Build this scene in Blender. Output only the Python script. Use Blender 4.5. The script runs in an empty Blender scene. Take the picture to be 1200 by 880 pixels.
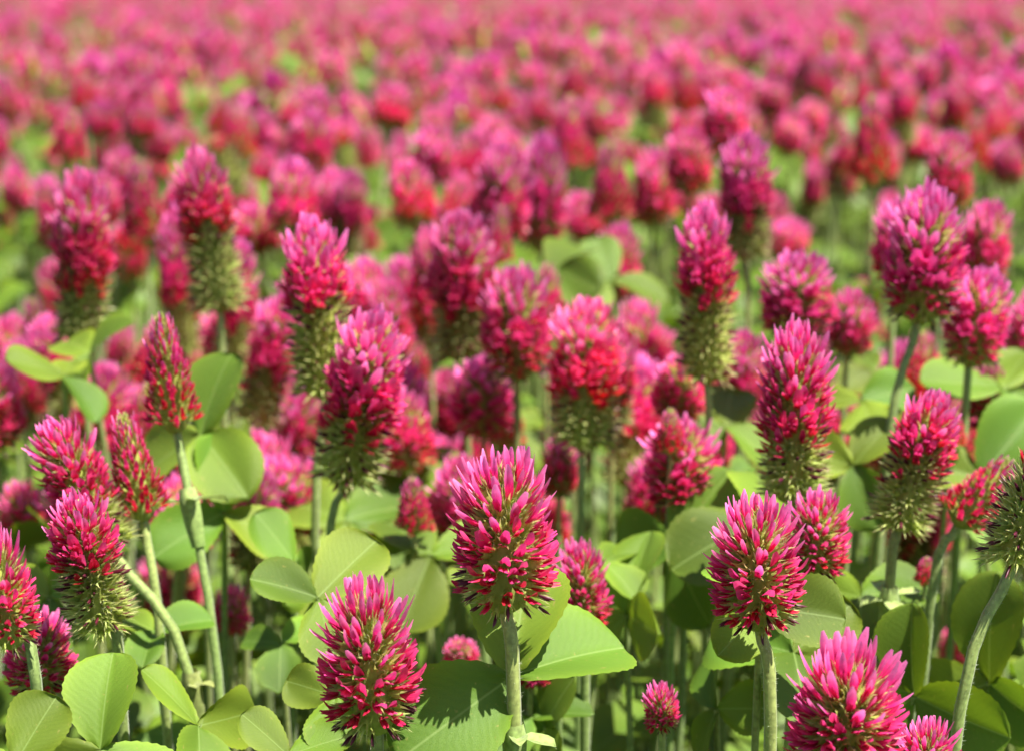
import bpy, math, random
import numpy as np
from mathutils import Vector, Matrix

# ------------------------------------------------------------------ camera, sky, sun, exposure
scene = bpy.context.scene
COL = scene.collection
FPX = 2400.0                 # focal length in pixels of the 1200 x 880 photograph
CAM_Z = 0.48
PITCH = math.atan(495.0 / FPX)
FOCUS = 0.425

cam_data = bpy.data.cameras.new('camera')
cam_data.sensor_width = 36.0
cam_data.lens = FPX / 1200.0 * 36.0
cam_data.clip_start = 0.02
cam_data.clip_end = 2000.0
cam_data.dof.use_dof = True
cam_data.dof.focus_distance = FOCUS
cam_data.dof.aperture_fstop = 16.5
cam = bpy.data.objects.new('camera', cam_data)
COL.objects.link(cam)
cam.location = (0, 0, CAM_Z)
cam.rotation_euler = (math.pi / 2 - PITCH, 0, 0)
scene.camera = cam

SUN_EL, SUN_AZ = math.radians(65), math.radians(122)   # azimuth clockwise from +Y (seen from above)
sun_dir = Vector((math.cos(SUN_EL) * math.sin(SUN_AZ), math.cos(SUN_EL) * math.cos(SUN_AZ), math.sin(SUN_EL)))
world = bpy.data.worlds.new('World')
scene.world = world
world.use_nodes = True
wn = world.node_tree
sky = wn.nodes.new('ShaderNodeTexSky')
sky.sky_type = 'NISHITA'
sky.sun_disc = False
sky.sun_elevation = SUN_EL
sky.sun_rotation = SUN_AZ
wn.nodes['Background'].inputs['Strength'].default_value = 0.055
wn.links.new(sky.outputs[0], wn.nodes['Background'].inputs['Color'])
sd = bpy.data.lights.new('sun', 'SUN')
sd.energy = 5.0
sd.angle = math.radians(0.5)
sd.color = (1.0, 0.95, 0.86)
sun = bpy.data.objects.new('sun', sd)
COL.objects.link(sun)
sun.rotation_euler = sun_dir.to_track_quat('Z', 'Y').to_euler()
scene.view_settings.view_transform = 'Standard'
scene.view_settings.look = 'None'
scene.view_settings.gamma = 1.0
scene.view_settings.exposure = 1.42
scene.cycles.max_bounces = 8
scene.cycles.transmission_bounces = 6
scene.cycles.diffuse_bounces = 5

R = random.Random(11)
NR = np.random.RandomState(11)
CP, SP = math.cos(PITCH), math.sin(PITCH)
GOLD = math.radians(137.508)


def at(px, py, depth):
    """photo pixel at a distance along the optical axis -> point in the place"""
    dx, dy = (px - 600) / FPX * depth, (440 - py) / FPX * depth
    return Vector((dx, depth * CP + dy * SP, CAM_Z - depth * SP + dy * CP))


def project(p):
    z = p[2] - CAM_Z
    d = p[1] * CP - z * SP
    v = p[1] * SP + z * CP
    return 600 + p[0] / d * FPX, 440 - v / d * FPX, d


# ------------------------------------------------------------------ materials
def nodes(name):
    m = bpy.data.materials.new(name)
    m.use_nodes = True
    nt = m.node_tree
    nt.nodes.clear()
    return m, nt, nt.nodes.new('ShaderNodeOutputMaterial')


def N(nt, kind, **kw):
    n = nt.nodes.new(kind)
    for k, v in kw.items():
        setattr(n, k, v)
    return n


def leafy(nt, out, col, transl_gain, transl, rough, bump=None, spec=0.35, sheen=0.0):
    p = N(nt, 'ShaderNodeBsdfPrincipled')
    p.inputs['Roughness'].default_value = rough
    p.inputs['Specular IOR Level'].default_value = spec
    if sheen:
        p.inputs['Sheen Weight'].default_value = sheen
        p.inputs['Sheen Roughness'].default_value = 0.4
    t = N(nt, 'ShaderNodeBsdfTranslucent')
    g = N(nt, 'ShaderNodeMix', data_type='RGBA', blend_type='MULTIPLY')
    g.inputs[0].default_value = 1.0
    nt.links.new(col, g.inputs[6])
    g.inputs[7].default_value = (*transl_gain, 1)
    nt.links.new(col, p.inputs['Base Color'])
    nt.links.new(g.outputs[2], t.inputs['Color'])
    mx = N(nt, 'ShaderNodeMixShader')
    mx.inputs[0].default_value = transl
    nt.links.new(p.outputs[0], mx.inputs[1])
    nt.links.new(t.outputs[0], mx.inputs[2])
    nt.links.new(mx.outputs[0], out.inputs['Surface'])
    if bump:
        nt.links.new(bump, p.inputs['Normal'])
        nt.links.new(bump, t.inputs['Normal'])


def mat_attr(name, gain, transl, rough, vary=(0.02, 0.25), spec=0.35, sheen=0.0, streak=False):
    m, nt, out = nodes(name)
    a = N(nt, 'ShaderNodeAttribute', attribute_name='Col')
    oi = N(nt, 'ShaderNodeObjectInfo')
    h = N(nt, 'ShaderNodeHueSaturation')
    r1 = N(nt, 'ShaderNodeMapRange')
    r1.inputs[3].default_value = 0.5 - vary[0]
    r1.inputs[4].default_value = 0.5 + vary[0]
    nt.links.new(oi.outputs['Random'], r1.inputs[0])
    nt.links.new(r1.outputs[0], h.inputs['Hue'])
    tc = N(nt, 'ShaderNodeTexCoord')
    nz = N(nt, 'ShaderNodeTexNoise')
    nz.inputs['Scale'].default_value = 900.0
    nz.inputs['Detail'].default_value = 2.0
    nt.links.new(tc.outputs['Object'], nz.inputs['Vector'])
    r2 = N(nt, 'ShaderNodeMapRange')
    r2.inputs[1].default_value = 0.3
    r2.inputs[2].default_value = 0.7
    r2.inputs[3].default_value = 1 - vary[1]
    r2.inputs[4].default_value = 1 + vary[1]
    nt.links.new(nz.outputs['Fac'], r2.inputs[0])
    rv = N(nt, 'ShaderNodeMapRange')
    rv.inputs[3].default_value = 0.8
    rv.inputs[4].default_value = 1.12
    wn_ = N(nt, 'ShaderNodeTexWhiteNoise', noise_dimensions='1D')
    nt.links.new(oi.outputs['Random'], wn_.inputs['W'])
    nt.links.new(wn_.outputs['Value'], rv.inputs[0])
    mv = N(nt, 'ShaderNodeMath', operation='MULTIPLY')
    nt.links.new(r2.outputs[0], mv.inputs[0])
    nt.links.new(rv.outputs[0], mv.inputs[1])
    nt.links.new(mv.outputs[0], h.inputs['Value'])
    nt.links.new(a.outputs['Color'], h.inputs['Color'])
    col = h.outputs[0]
    if streak:
        uvn = N(nt, 'ShaderNodeUVMap', uv_map='UVMap')
        mp = N(nt, 'ShaderNodeMapping')
        mp.inputs['Scale'].default_value = (7.0, 0.9, 1.0)
        nt.links.new(uvn.outputs[0], mp.inputs[0])
        sn = N(nt, 'ShaderNodeTexNoise')
        sn.inputs['Scale'].default_value = 1.0
        sn.inputs['Detail'].default_value = 3.0
        nt.links.new(mp.outputs[0], sn.inputs['Vector'])
        sr = N(nt, 'ShaderNodeMapRange')
        sr.inputs[1].default_value = 0.46
        sr.inputs[2].default_value = 0.75
        sr.inputs[4].default_value = 0.4
        nt.links.new(sn.outputs['Fac'], sr.inputs[0])
        lm = N(nt, 'ShaderNodeMix', data_type='RGBA', blend_type='SCREEN')
        nt.links.new(sr.outputs[0], lm.inputs[0])
        nt.links.new(col, lm.inputs[6])
        lm.inputs[7].default_value = (0.30, 0.16, 0.24, 1)
        col = lm.outputs[2]
    leafy(nt, out, col, gain, transl, rough, spec=spec, sheen=sheen)
    return m


M_FLORET = mat_attr('floret', (1.12, 1.0, 1.12), 0.40, 0.42, vary=(0.010, 0.16), spec=0.45, streak=True)
M_STEM = mat_attr('stem', (1, 1, 0.8), 0.25, 0.55, sheen=0.4)


def mat_leaf():
    m, nt, out = nodes('leaf')
    a = N(nt, 'ShaderNodeAttribute', attribute_name='Col')
    uv = N(nt, 'ShaderNodeUVMap', uv_map='UVMap')
    sep = N(nt, 'ShaderNodeSeparateXYZ')
    nt.links.new(uv.outputs[0], sep.inputs[0])
    ab = N(nt, 'ShaderNodeMath', operation='ABSOLUTE')
    nt.links.new(sep.outputs[0], ab.inputs[0])
    # side veins: stripes in (v - 0.9|u|)
    k = N(nt, 'ShaderNodeMath', operation='MULTIPLY_ADD')
    k.inputs[1].default_value = -0.85
    nt.links.new(ab.outputs[0], k.inputs[0])
    nt.links.new(sep.outputs[1], k.inputs[2])
    s = N(nt, 'ShaderNodeMath', operation='MULTIPLY')
    s.inputs[1].default_value = 85.0
    dn = N(nt, 'ShaderNodeTexNoise')
    dn.inputs['Scale'].default_value = 5.0
    nt.links.new(uv.outputs[0], dn.inputs['Vector'])
    da = N(nt, 'ShaderNodeMath', operation='MULTIPLY_ADD')
    da.inputs[1].default_value = 0.16
    nt.links.new(dn.outputs['Fac'], da.inputs[0])
    nt.links.new(k.outputs[0], da.inputs[2])
    nt.links.new(da.outputs[0], s.inputs[0])
    sn = N(nt, 'ShaderNodeMath', operation='SINE')
    nt.links.new(s.outputs[0], sn.inputs[0])
    # midrib
    rib = N(nt, 'ShaderNodeMapRange')
    rib.inputs[1].default_value = 0.003
    rib.inputs[2].default_value = 0.014
    rib.inputs[3].default_value = 1.0
    rib.inputs[4].default_value = 0.0
    nt.links.new(ab.outputs[0], rib.inputs[0])
    tc = N(nt, 'ShaderNodeTexCoord')
    nz = N(nt, 'ShaderNodeTexNoise')
    nz.inputs['Scale'].default_value = 190.0
    nz.inputs['Detail'].default_value = 9.0
    nz.inputs['Roughness'].default_value = 0.62
    nt.links.new(tc.outputs['Object'], nz.inputs['Vector'])
    mix1 = N(nt, 'ShaderNodeMix', data_type='RGBA', blend_type='MULTIPLY')
    ramp = N(nt, 'ShaderNodeValToRGB')
    ramp.color_ramp.elements[0].position = 0.3
    ramp.color_ramp.elements[0].color = (0.72, 0.80, 0.8, 1)
    ramp.color_ramp.elements[1].position = 0.72
    ramp.color_ramp.elements[1].color = (1.22, 1.12, 1.0, 1)
    nt.links.new(nz.outputs['Fac'], ramp.inputs[0])
    mix1.inputs[0].default_value = 1.0
    nt.links.new(a.outputs['Color'], mix1.inputs[6])
    nt.links.new(ramp.outputs[0], mix1.inputs[7])
    oi = N(nt, 'ShaderNodeObjectInfo')
    hs = N(nt, 'ShaderNodeHueSaturation')
    r1 = N(nt, 'ShaderNodeMapRange')
    r1.inputs[3].default_value = 0.482
    r1.inputs[4].default_value = 0.525
    nt.links.new(oi.outputs['Random'], r1.inputs[0])
    nt.links.new(r1.outputs[0], hs.inputs['Hue'])
    r3 = N(nt, 'ShaderNodeMapRange')
    r3.inputs[1].default_value = -1
    r3.inputs[3].default_value = 0.975
    r3.inputs[4].default_value = 1.02
    nt.links.new(sn.outputs[0], r3.inputs[0])
    wn_ = N(nt, 'ShaderNodeTexWhiteNoise', noise_dimensions='1D')
    nt.links.new(oi.outputs['Random'], wn_.inputs['W'])
    rv = N(nt, 'ShaderNodeMapRange')
    rv.inputs[3].default_value = 0.62
    rv.inputs[4].default_value = 1.2
    nt.links.new(wn_.outputs['Value'], rv.inputs[0])
    mv = N(nt, 'ShaderNodeMath', operation='MULTIPLY')
    nt.links.new(r3.outputs[0], mv.inputs[0])
    nt.links.new(rv.outputs[0], mv.inputs[1])
    nt.links.new(mv.outputs[0], hs.inputs['Value'])
    nt.links.new(mix1.outputs[2], hs.inputs['Color'])
    mix2 = N(nt, 'ShaderNodeMix', data_type='RGBA')
    fac = N(nt, 'ShaderNodeMath', operation='MULTIPLY')
    fac.inputs[1].default_value = 0.4
    nt.links.new(rib.outputs[0], fac.inputs[0])
    nt.links.new(fac.outputs[0], mix2.inputs[0])
    nt.links.new(hs.outputs[0], mix2.inputs[6])
    mix2.inputs[7].default_value = (0.30, 0.42, 0.13, 1)
    hgt = N(nt, 'ShaderNodeMath', operation='MULTIPLY_ADD')
    hgt.inputs[1].default_value = 0.08
    nt.links.new(sn.outputs[0], hgt.inputs[0])
    nt.links.new(nz.outputs['Fac'], hgt.inputs[2])
    bp = N(nt, 'ShaderNodeBump')
    bp.inputs['Strength'].default_value = 0.3
    bp.inputs['Distance'].default_value = 0.0006
    nt.links.new(hgt.outputs[0], bp.inputs['Height'])
    vor = N(nt, 'ShaderNodeTexNoise')
    vor.inputs['Scale'].default_value = 14.0
    nt.links.new(uv.outputs[0], vor.inputs['Vector'])
    sm = N(nt, 'ShaderNodeMapRange')
    sm.inputs[1].default_value = 0.66
    sm.inputs[2].default_value = 0.72
    sm.inputs[4].default_value = 0.75
    nt.links.new(vor.outputs['Fac'], sm.inputs[0])
    mix3 = N(nt, 'ShaderNodeMix', data_type='RGBA')
    nt.links.new(sm.outputs[0], mix3.inputs[0])
    nt.links.new(mix2.outputs[2], mix3.inputs[6])
    mix3.inputs[7].default_value = (0.30, 0.27, 0.07, 1)
    leafy(nt, out, mix3.outputs[2], (1.55, 1.4, 0.6), 0.31, 0.47, bump=bp.outputs[0], spec=0.32)
    return m


M_LEAF = mat_leaf()


def mat_ground():
    m, nt, out = nodes('soil')
    p = N(nt, 'ShaderNodeBsdfPrincipled')
    p.inputs['Roughness'].default_value = 0.95
    tc = N(nt, 'ShaderNodeTexCoord')
    nz = N(nt, 'ShaderNodeTexNoise')
    nz.inputs['Scale'].default_value = 60.0
    nz.inputs['Detail'].default_value = 8.0
    nt.links.new(tc.outputs['Object'], nz.inputs['Vector'])
    r = N(nt, 'ShaderNodeValToRGB')
    r.color_ramp.elements[0].position = 0.35
    r.color_ramp.elements[0].color = (0.018, 0.022, 0.008, 1)
    r.color_ramp.elements[1].position = 0.7
    r.color_ramp.elements[1].color = (0.055, 0.06, 0.022, 1)
    nt.links.new(nz.outputs['Fac'], r.inputs[0])
    nt.links.new(r.outputs[0], p.inputs['Base Color'])
    bp = N(nt, 'ShaderNodeBump')
    bp.inputs['Distance'].default_value = 0.01
    nt.links.new(nz.outputs['Fac'], bp.inputs['Height'])
    nt.links.new(bp.outputs[0], p.inputs['Normal'])
    nt.links.new(p.outputs[0], out.inputs['Surface'])
    return m


# ------------------------------------------------------------------ mesh helpers (numpy geometry pieces)
class Geo:
    """verts (n,3), quads (m,4) with repeated last index for triangles, colours (n,3), uv (n,2)"""
    def __init__(self, v=None, f=None, c=None, u=None):
        self.v = np.zeros((0, 3)) if v is None else np.asarray(v, float)
        self.f = np.zeros((0, 4), int) if f is None else np.asarray(f, int)
        self.c = np.zeros((len(self.v), 3)) if c is None else np.asarray(c, float)
        self.u = np.zeros((len(self.v), 2)) if u is None else np.asarray(u, float)

    def xf(self, m, tint=None):
        m = np.asarray(m)
        v = self.v @ m[:3, :3].T + m[:3, 3]
        c = self.c if tint is None else np.clip(self.c * np.asarray(tint), 0, 1)
        return Geo(v, self.f, c, self.u)


def join(gs):
    if not gs:
        return Geo()
    off = np.cumsum([0] + [len(g.v) for g in gs[:-1]])
    return Geo(np.concatenate([g.v for g in gs]), np.concatenate([g.f + o for g, o in zip(gs, off)]),
               np.concatenate([g.c for g in gs]), np.concatenate([g.u for g in gs]))


def to_mesh(g, name, mat, smooth=True):
    me = bpy.data.meshes.new(name)
    f = g.f
    tri = f[:, 2] == f[:, 3]
    cnt = np.where(tri, 3, 4)
    keep = np.ones(f.shape, bool)
    keep[tri, 3] = False
    loops = f[keep]
    me.vertices.add(len(g.v))
    me.vertices.foreach_set('co', g.v.astype(np.float32).ravel())
    me.loops.add(len(loops))
    me.loops.foreach_set('vertex_index', loops.astype(np.int32))
    me.polygons.add(len(f))
    st = np.concatenate([[0], np.cumsum(cnt)[:-1]]) if len(f) else np.zeros(0)
    me.polygons.foreach_set('loop_start', st.astype(np.int32))
    me.polygons.foreach_set('loop_total', cnt.astype(np.int32))
    me.polygons.foreach_set('use_smooth', np.full(len(f), smooth))
    ca = me.color_attributes.new('Col', 'FLOAT_COLOR', 'POINT')
    ca.data.foreach_set('color', np.concatenate([g.c, np.ones((len(g.c), 1))], 1).astype(np.float32).ravel())
    ul = me.uv_layers.new(name='UVMap')
    ul.data.foreach_set('uv', g.u[loops].astype(np.float32).ravel())
    me.materials.append(mat)
    me.update(calc_edges=True)
    me.validate()
    return me


def link(name, data, parent=None, loc=(0, 0, 0), matrix=None):
    o = bpy.data.objects.new(name, data)
    COL.objects.link(o)
    o.parent = parent
    if matrix is not None:
        o.matrix_local = matrix
    else:
        o.location = loc
    return o


def tag(o, label=None, cat=None, group=None, kind=None):
    for k, v in (('label', label), ('category', cat), ('group', group), ('kind', kind)):
        if v:
            o[k] = v
    return o


def grid_faces(nr, nc, base=0):
    f = []
    for r in range(nr - 1):
        for c in range(nc - 1):
            a = base + r * nc + c
            f.append((a, a + 1, a + nc + 1, a + nc))
    return f


def lerp(a, b, t):
    return tuple(x + (y - x) * t for x, y in zip(a, b))


def smooth_pts(pts, n):
    """Catmull-Rom through pts, n samples"""
    p = [np.array(q, float) for q in pts]
    p = [2 * p[0] - p[1]] + p + [2 * p[-1] - p[-2]]
    out = []
    seg = len(p) - 3
    for i in range(n):
        s = i / (n - 1) * seg
        k = min(int(s), seg - 1)
        t = s - k
        a, b, c, d = p[k:k + 4]
        out.append(0.5 * ((2 * b) + (c - a) * t + (2 * a - 5 * b + 4 * c - d) * t * t + (3 * b - a - 3 * c + d) * t ** 3))
    return out


def tube(pts, rads, sides, c0, c1, ridges=0.0, hairs=0, rng=None):
    pts = [np.array(p, float) for p in pts]
    n = len(pts)
    v, c = [], []
    for i in range(n):
        t = pts[min(i + 1, n - 1)] - pts[max(i - 1, 0)]
        t /= np.linalg.norm(t) + 1e-9
        ref = np.array([1.0, 0, 0]) if abs(t[0]) < 0.9 else np.array([0, 1.0, 0])
        a = np.cross(t, ref); a /= np.linalg.norm(a)
        b = np.cross(t, a)
        for s in range(sides):
            th = 2 * math.pi * s / sides
            rr = rads[i] * (1 + (ridges if s % 2 else -ridges))
            v.append(pts[i] + rr * (math.cos(th) * a + math.sin(th) * b))
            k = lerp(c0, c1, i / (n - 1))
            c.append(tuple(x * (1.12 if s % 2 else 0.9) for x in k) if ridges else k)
    f = []
    for i in range(n - 1):
        for s in range(sides):
            s2 = (s + 1) % sides
            f.append((i * sides + s, i * sides + s2, (i + 1) * sides + s2, (i + 1) * sides + s))
    if hairs:
        for _ in range(hairs):
            i = rng.random() * (n - 1.001)
            k = int(i)
            p = pts[k] + (pts[k + 1] - pts[k]) * (i - k)
            t = pts[k + 1] - pts[k]; t /= np.linalg.norm(t)
            d = np.array([rng.gauss(0, 1) for _ in range(3)]); d -= t * d.dot(t); d /= np.linalg.norm(d)
            w = np.cross(t, d) * 0.00006
            b0 = p + d * rads[k] * 0.9
            tip = b0 + d * rng.uniform(.0005, .0010) - t * rng.uniform(.0001, .0007)
            m = len(v)
            v += [b0 - w, b0 + w, tip]
            c += [(.45, .52, .32)] * 2 + [(.7, .75, .6)]
            f.append((m, m + 1, m + 2, m + 2))
    return Geo(v, f, c)


# ------------------------------------------------------------------ florets
MM = 0.001
# colours: (base, middle, tip) of the standard petal, and wing colour
PAL = {
    'young':  ((.52, .008, .07), (.76, .035, .26), (.90, .26, .56), (.62, .008, .09)),
    'open':   ((.46, .004, .04), (.68, .012, .13), (.82, .07, .29), (.58, .003, .035)),
    'red':    ((.38, .003, .025), (.56, .005, .05), (.66, .018, .09), (.52, .002, .015)),
    'spent':  ((.10, .004, .016), (.085, .004, .02), (.13, .012, .03), (.07, .003, .012)),
    'bud':    ((.50, .40, .16), (.62, .24, .20), (.70, .34, .36), (.5, .15, .12)),
    'tip':    ((.50, .50, .18), (.62, .58, .30), (.75, .62, .40), (.6, .5, .25)),
}
CALYX0, CALYX1, TOOTH = (.40, .51, .09), (.54, .64, .15), (.58, .65, .23)


def calyx(rng, long, hairy, sides=6):
    v, c, f = [], [], []
    prof = [(0.0, .6), (1.8, 1.2), (3.9, 1.35)] if sides > 3 else [(0.0, .7), (3.9, 1.35)]
    for i, (x, r) in enumerate(prof):
        for s in range(sides):
            th = 2 * math.pi * s / sides
            v.append((x * MM, r * MM * math.cos(th), r * MM * math.sin(th)))
            c.append(lerp(CALYX0, CALYX1, i / (len(prof) - 1)))
    for i in range(len(prof) - 1):
        for s in range(sides):
            s2 = (s + 1) % sides
            f.append((i * sides + s, (i + 1) * sides + s, (i + 1) * sides + s2, i * sides + s2))
    nt = 5 if sides > 3 else 3
    for k in range(nt):                       # narrow hairy calyx teeth
        th = 2 * math.pi * (k + .5) / nt + rng.uniform(-.2, .2)
        L = long * rng.uniform(.85, 1.1) * MM
        spread = rng.uniform(.9, 1.7)
        o = np.array([0, math.cos(th), math.sin(th)])
        q = np.array([0, -math.sin(th), math.cos(th)])
        b = np.array([3.7 * MM, 0, 0]) + o * 1.25 * MM
        mid = b + np.array([L * .5, 0, 0]) + o * spread * .35 * MM
        tip = b + np.array([L, 0, 0]) + o * spread * MM
        w = .28 * MM
        m = len(v)
        v += [b - q * w * 1.6, b + q * w * 1.6, mid - q * w * .7, mid + q * w * .7, tip]
        c += [CALYX1] * 2 + [TOOTH] * 2 + [(.5, .42, .2)]
        f += [(m, m + 1, m + 3, m + 2), (m + 2, m + 3, m + 4, m + 4)]
    for _ in range(hairy):                    # pale silky hairs
        x = rng.uniform(.4, 5.5) * MM
        th = rng.random() * 6.283
        o = np.array([rng.uniform(.2, .9), math.cos(th), math.sin(th)]); o /= np.linalg.norm(o)
        q = np.cross(o, [1, 0, 0]); q = q / (np.linalg.norm(q) + 1e-9) * .035 * MM
        b = np.array([x, math.cos(th) * .95 * MM, math.sin(th) * .95 * MM])
        m = len(v)
        v += [b - q, b + q, b + o * rng.uniform(1.0, 2.0) * MM]
        c += [(.55, .58, .36)] * 2 + [(.78, .8, .62)]
        f.append((m, m + 1, m + 2, m + 2))
    return Geo(v, f, c)


def petal(rows, cols, x0, x1, width, fold, rise, col, rng, peak=.6, open_=0.0, curl=0.0, y0=0.0, z0=0.0, tipw=0.0):
    """folded petal along +x; width in mm; fold = how steeply the two halves hang down from the crease"""
    v, c, u = [], [], []
    j = rng.uniform(-.35, .35)
    u0 = rng.uniform(1, 90)
    for r in range(rows):
        t = r / (rows - 1)
        x = x0 + (x1 - x0) * t
        w = width * (max(0, math.sin(math.pi * min(1, (t * .93 + .07)) ** (math.log(.5) / math.log(peak)))) ** .75) + .12
        if r == rows - 1:
            w = tipw + .1
        zc = rise * t * t + z0 + curl * max(0, t - .6) ** 2 * 6
        fo = fold * (1 - open_ * t)
        for k in range(cols):
            s = (k / (cols - 1)) * 2 - 1
            y = s * w * math.cos(fo * abs(s))
            z = zc - abs(s) * w * math.sin(fo)
            v.append((x * MM, (y + y0 + j * t * t) * MM, z * MM))
            a = lerp(col[0], col[1], min(1, t / .5)) if t < .5 else lerp(col[1], col[2], (t - .5) / .5)
            u.append((u0 + s * .5, t + u0))
            edge = 1 + .16 * abs(s) * t
            c.append(tuple(min(1, q * edge) for q in a))
    return Geo(v, grid_faces(rows, cols), c, u)


def floret(stage, rng, hi=True):
    P = PAL['spent' if stage in ('spent', 'empty') else stage]
    sides = 6 if hi else 3
    rows, cols = (7, 5) if hi else (4, 3)
    gs = []
    hairy = (9 if stage != 'empty' else 14) if hi else 0
    if stage == 'young':
        gs.append(calyx(rng, 3.6, hairy, sides))
        gs.append(petal(rows, cols, 2.4, 12.0 + rng.uniform(-1.6, 1.0), rng.uniform(1.05, 1.4), rng.uniform(.7, 1.0), rng.uniform(.6, 2.0), P, rng, rng.uniform(.6, .72), .75, tipw=rng.uniform(.15, .45)))
        if hi:
            for s in (-1, 1):
                gs.append(petal(4, 2, 2.6, 8.6, .55, .2, .2, (P[3], P[3], P[1]), rng, .6, y0=.45 * s, z0=-.75))
    elif stage in ('open', 'red'):
        gs.append(calyx(rng, 3.4, hairy, sides))
        gs.append(petal(rows, cols, 2.4, (9.9 if stage == 'open' else 8.9) + rng.uniform(-1.2, 1.0), rng.uniform(1.4, 1.85), rng.uniform(.55, .85), rng.uniform(1.2, 2.4), P, rng, .68, .8, curl=rng.uniform(.3, 1.3), tipw=rng.uniform(.3, .8)))
        for s in (-1, 1):
            gs.append(petal(4 if hi else 3, 3 if hi else 2, 2.6, 8.8 + rng.uniform(-.5, .4), .85, .5, -.5,
                            (P[3], P[3], P[2]), rng, .6, y0=.75 * s, z0=-.85, tipw=.2))
        if hi:
            gs.append(petal(4, 3, 2.6, 7.6, .6, 1.1, -.6, (P[3], P[3], P[1]), rng, .6, z0=-1.0))
    elif stage == 'spent':
        gs.append(calyx(rng, 4.2, hairy, sides))
        gs.append(petal(max(4, rows - 2), cols, 2.6, 8.6 + rng.uniform(-1, .8), 1.15, 1.15, -.8, P, rng, .45, .1, curl=-.4))
        if hi:
            gs.append(petal(4, 3, 2.6, 7.6, .6, .8, -1.4, (P[3], P[3], P[2]), rng, .5, z0=-.5))
    elif stage == 'empty':
        gs.append(calyx(rng, 4.8, hairy, sides))
        if rng.random() < .6:
            gs.append(petal(4, 3, 2.6, 6.6 + rng.uniform(-.5, .8), .7, 1.1, -.6, P, rng, .4))
    elif stage in ('bud', 'tip'):
        gs.append(calyx(rng, 2.6, hairy, sides))
        gs.append(petal(max(4, rows - 2), cols, 2.2, 6.6 if stage == 'bud' else 4.6, .95, 1.1, .4, P, rng, .55))
    return join(gs)


STAGES = ('young', 'open', 'red', 'spent', 'empty', 'bud', 'tip')
FR = random.Random(5)
FLORETS = {s: [floret(s, FR) for _ in range(7)] for s in STAGES}
FLORETS_MID = {s: [floret(s, FR, False) for _ in range(5)] for s in STAGES}


def lo_floret(stage):
    P = PAL['spent' if stage in ('spent', 'empty') else stage]
    L = {'young': 11.5, 'open': 10.5, 'red': 10, 'spent': 8, 'empty': 7, 'bud': 6.5, 'tip': 5}[stage] * MM
    w = {'young': 2.0, 'open': 2.3, 'red': 2.2, 'spent': 1.0, 'empty': 1.0, 'bud': 1.0, 'tip': 1.0}[stage] * MM
    c0 = CALYX1 if stage == 'empty' else lerp(CALYX1, P[0], .75)
    c1 = CALYX1 if stage == 'empty' else P[1]
    return Geo([(0, 0, 0), (L * .6, -w, -.3 * MM), (L * .6, w, -.3 * MM), (L, 0, 0), (L * .55, 0, w * .8)],
               [(0, 1, 4, 4), (0, 4, 2, 2), (4, 1, 3, 3), (4, 3, 2, 2)], [c0, c1, c1, P[2] if stage != 'empty' else TOOTH, c1])


for _s, _l in FLORETS.items():
    for _g in _l:
        if _s in ('young', 'open', 'red'):
            _g.v = _g.v * np.array([1.0, .86, .92])
for _l in FLORETS_MID.values():
    for _g in _l:
        _g.v = _g.v * np.array([1.0, 1.3, 1.15])
FLORETS_LO = {s: [lo_floret(s)] for s in STAGES}

# kinds of flower head: nominal width / height in metres come out close to W, H
KIND = {
    'full':   dict(n=150, axis=22.5, W=.0228, H=.0335),
    'round':  dict(n=142, axis=15.5, W=.0245, H=.0275),
    'tall':   dict(n=225, axis=36.0, W=.0225, H=.0475),
    'spike':  dict(n=225, axis=36.0, W=.0225, H=.0475),
    'cone':   dict(n=140, axis=24.0, W=.0170, H=.0310),
    'old':    dict(n=120, axis=24.0, W=.0235, H=.0335),
}


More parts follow.
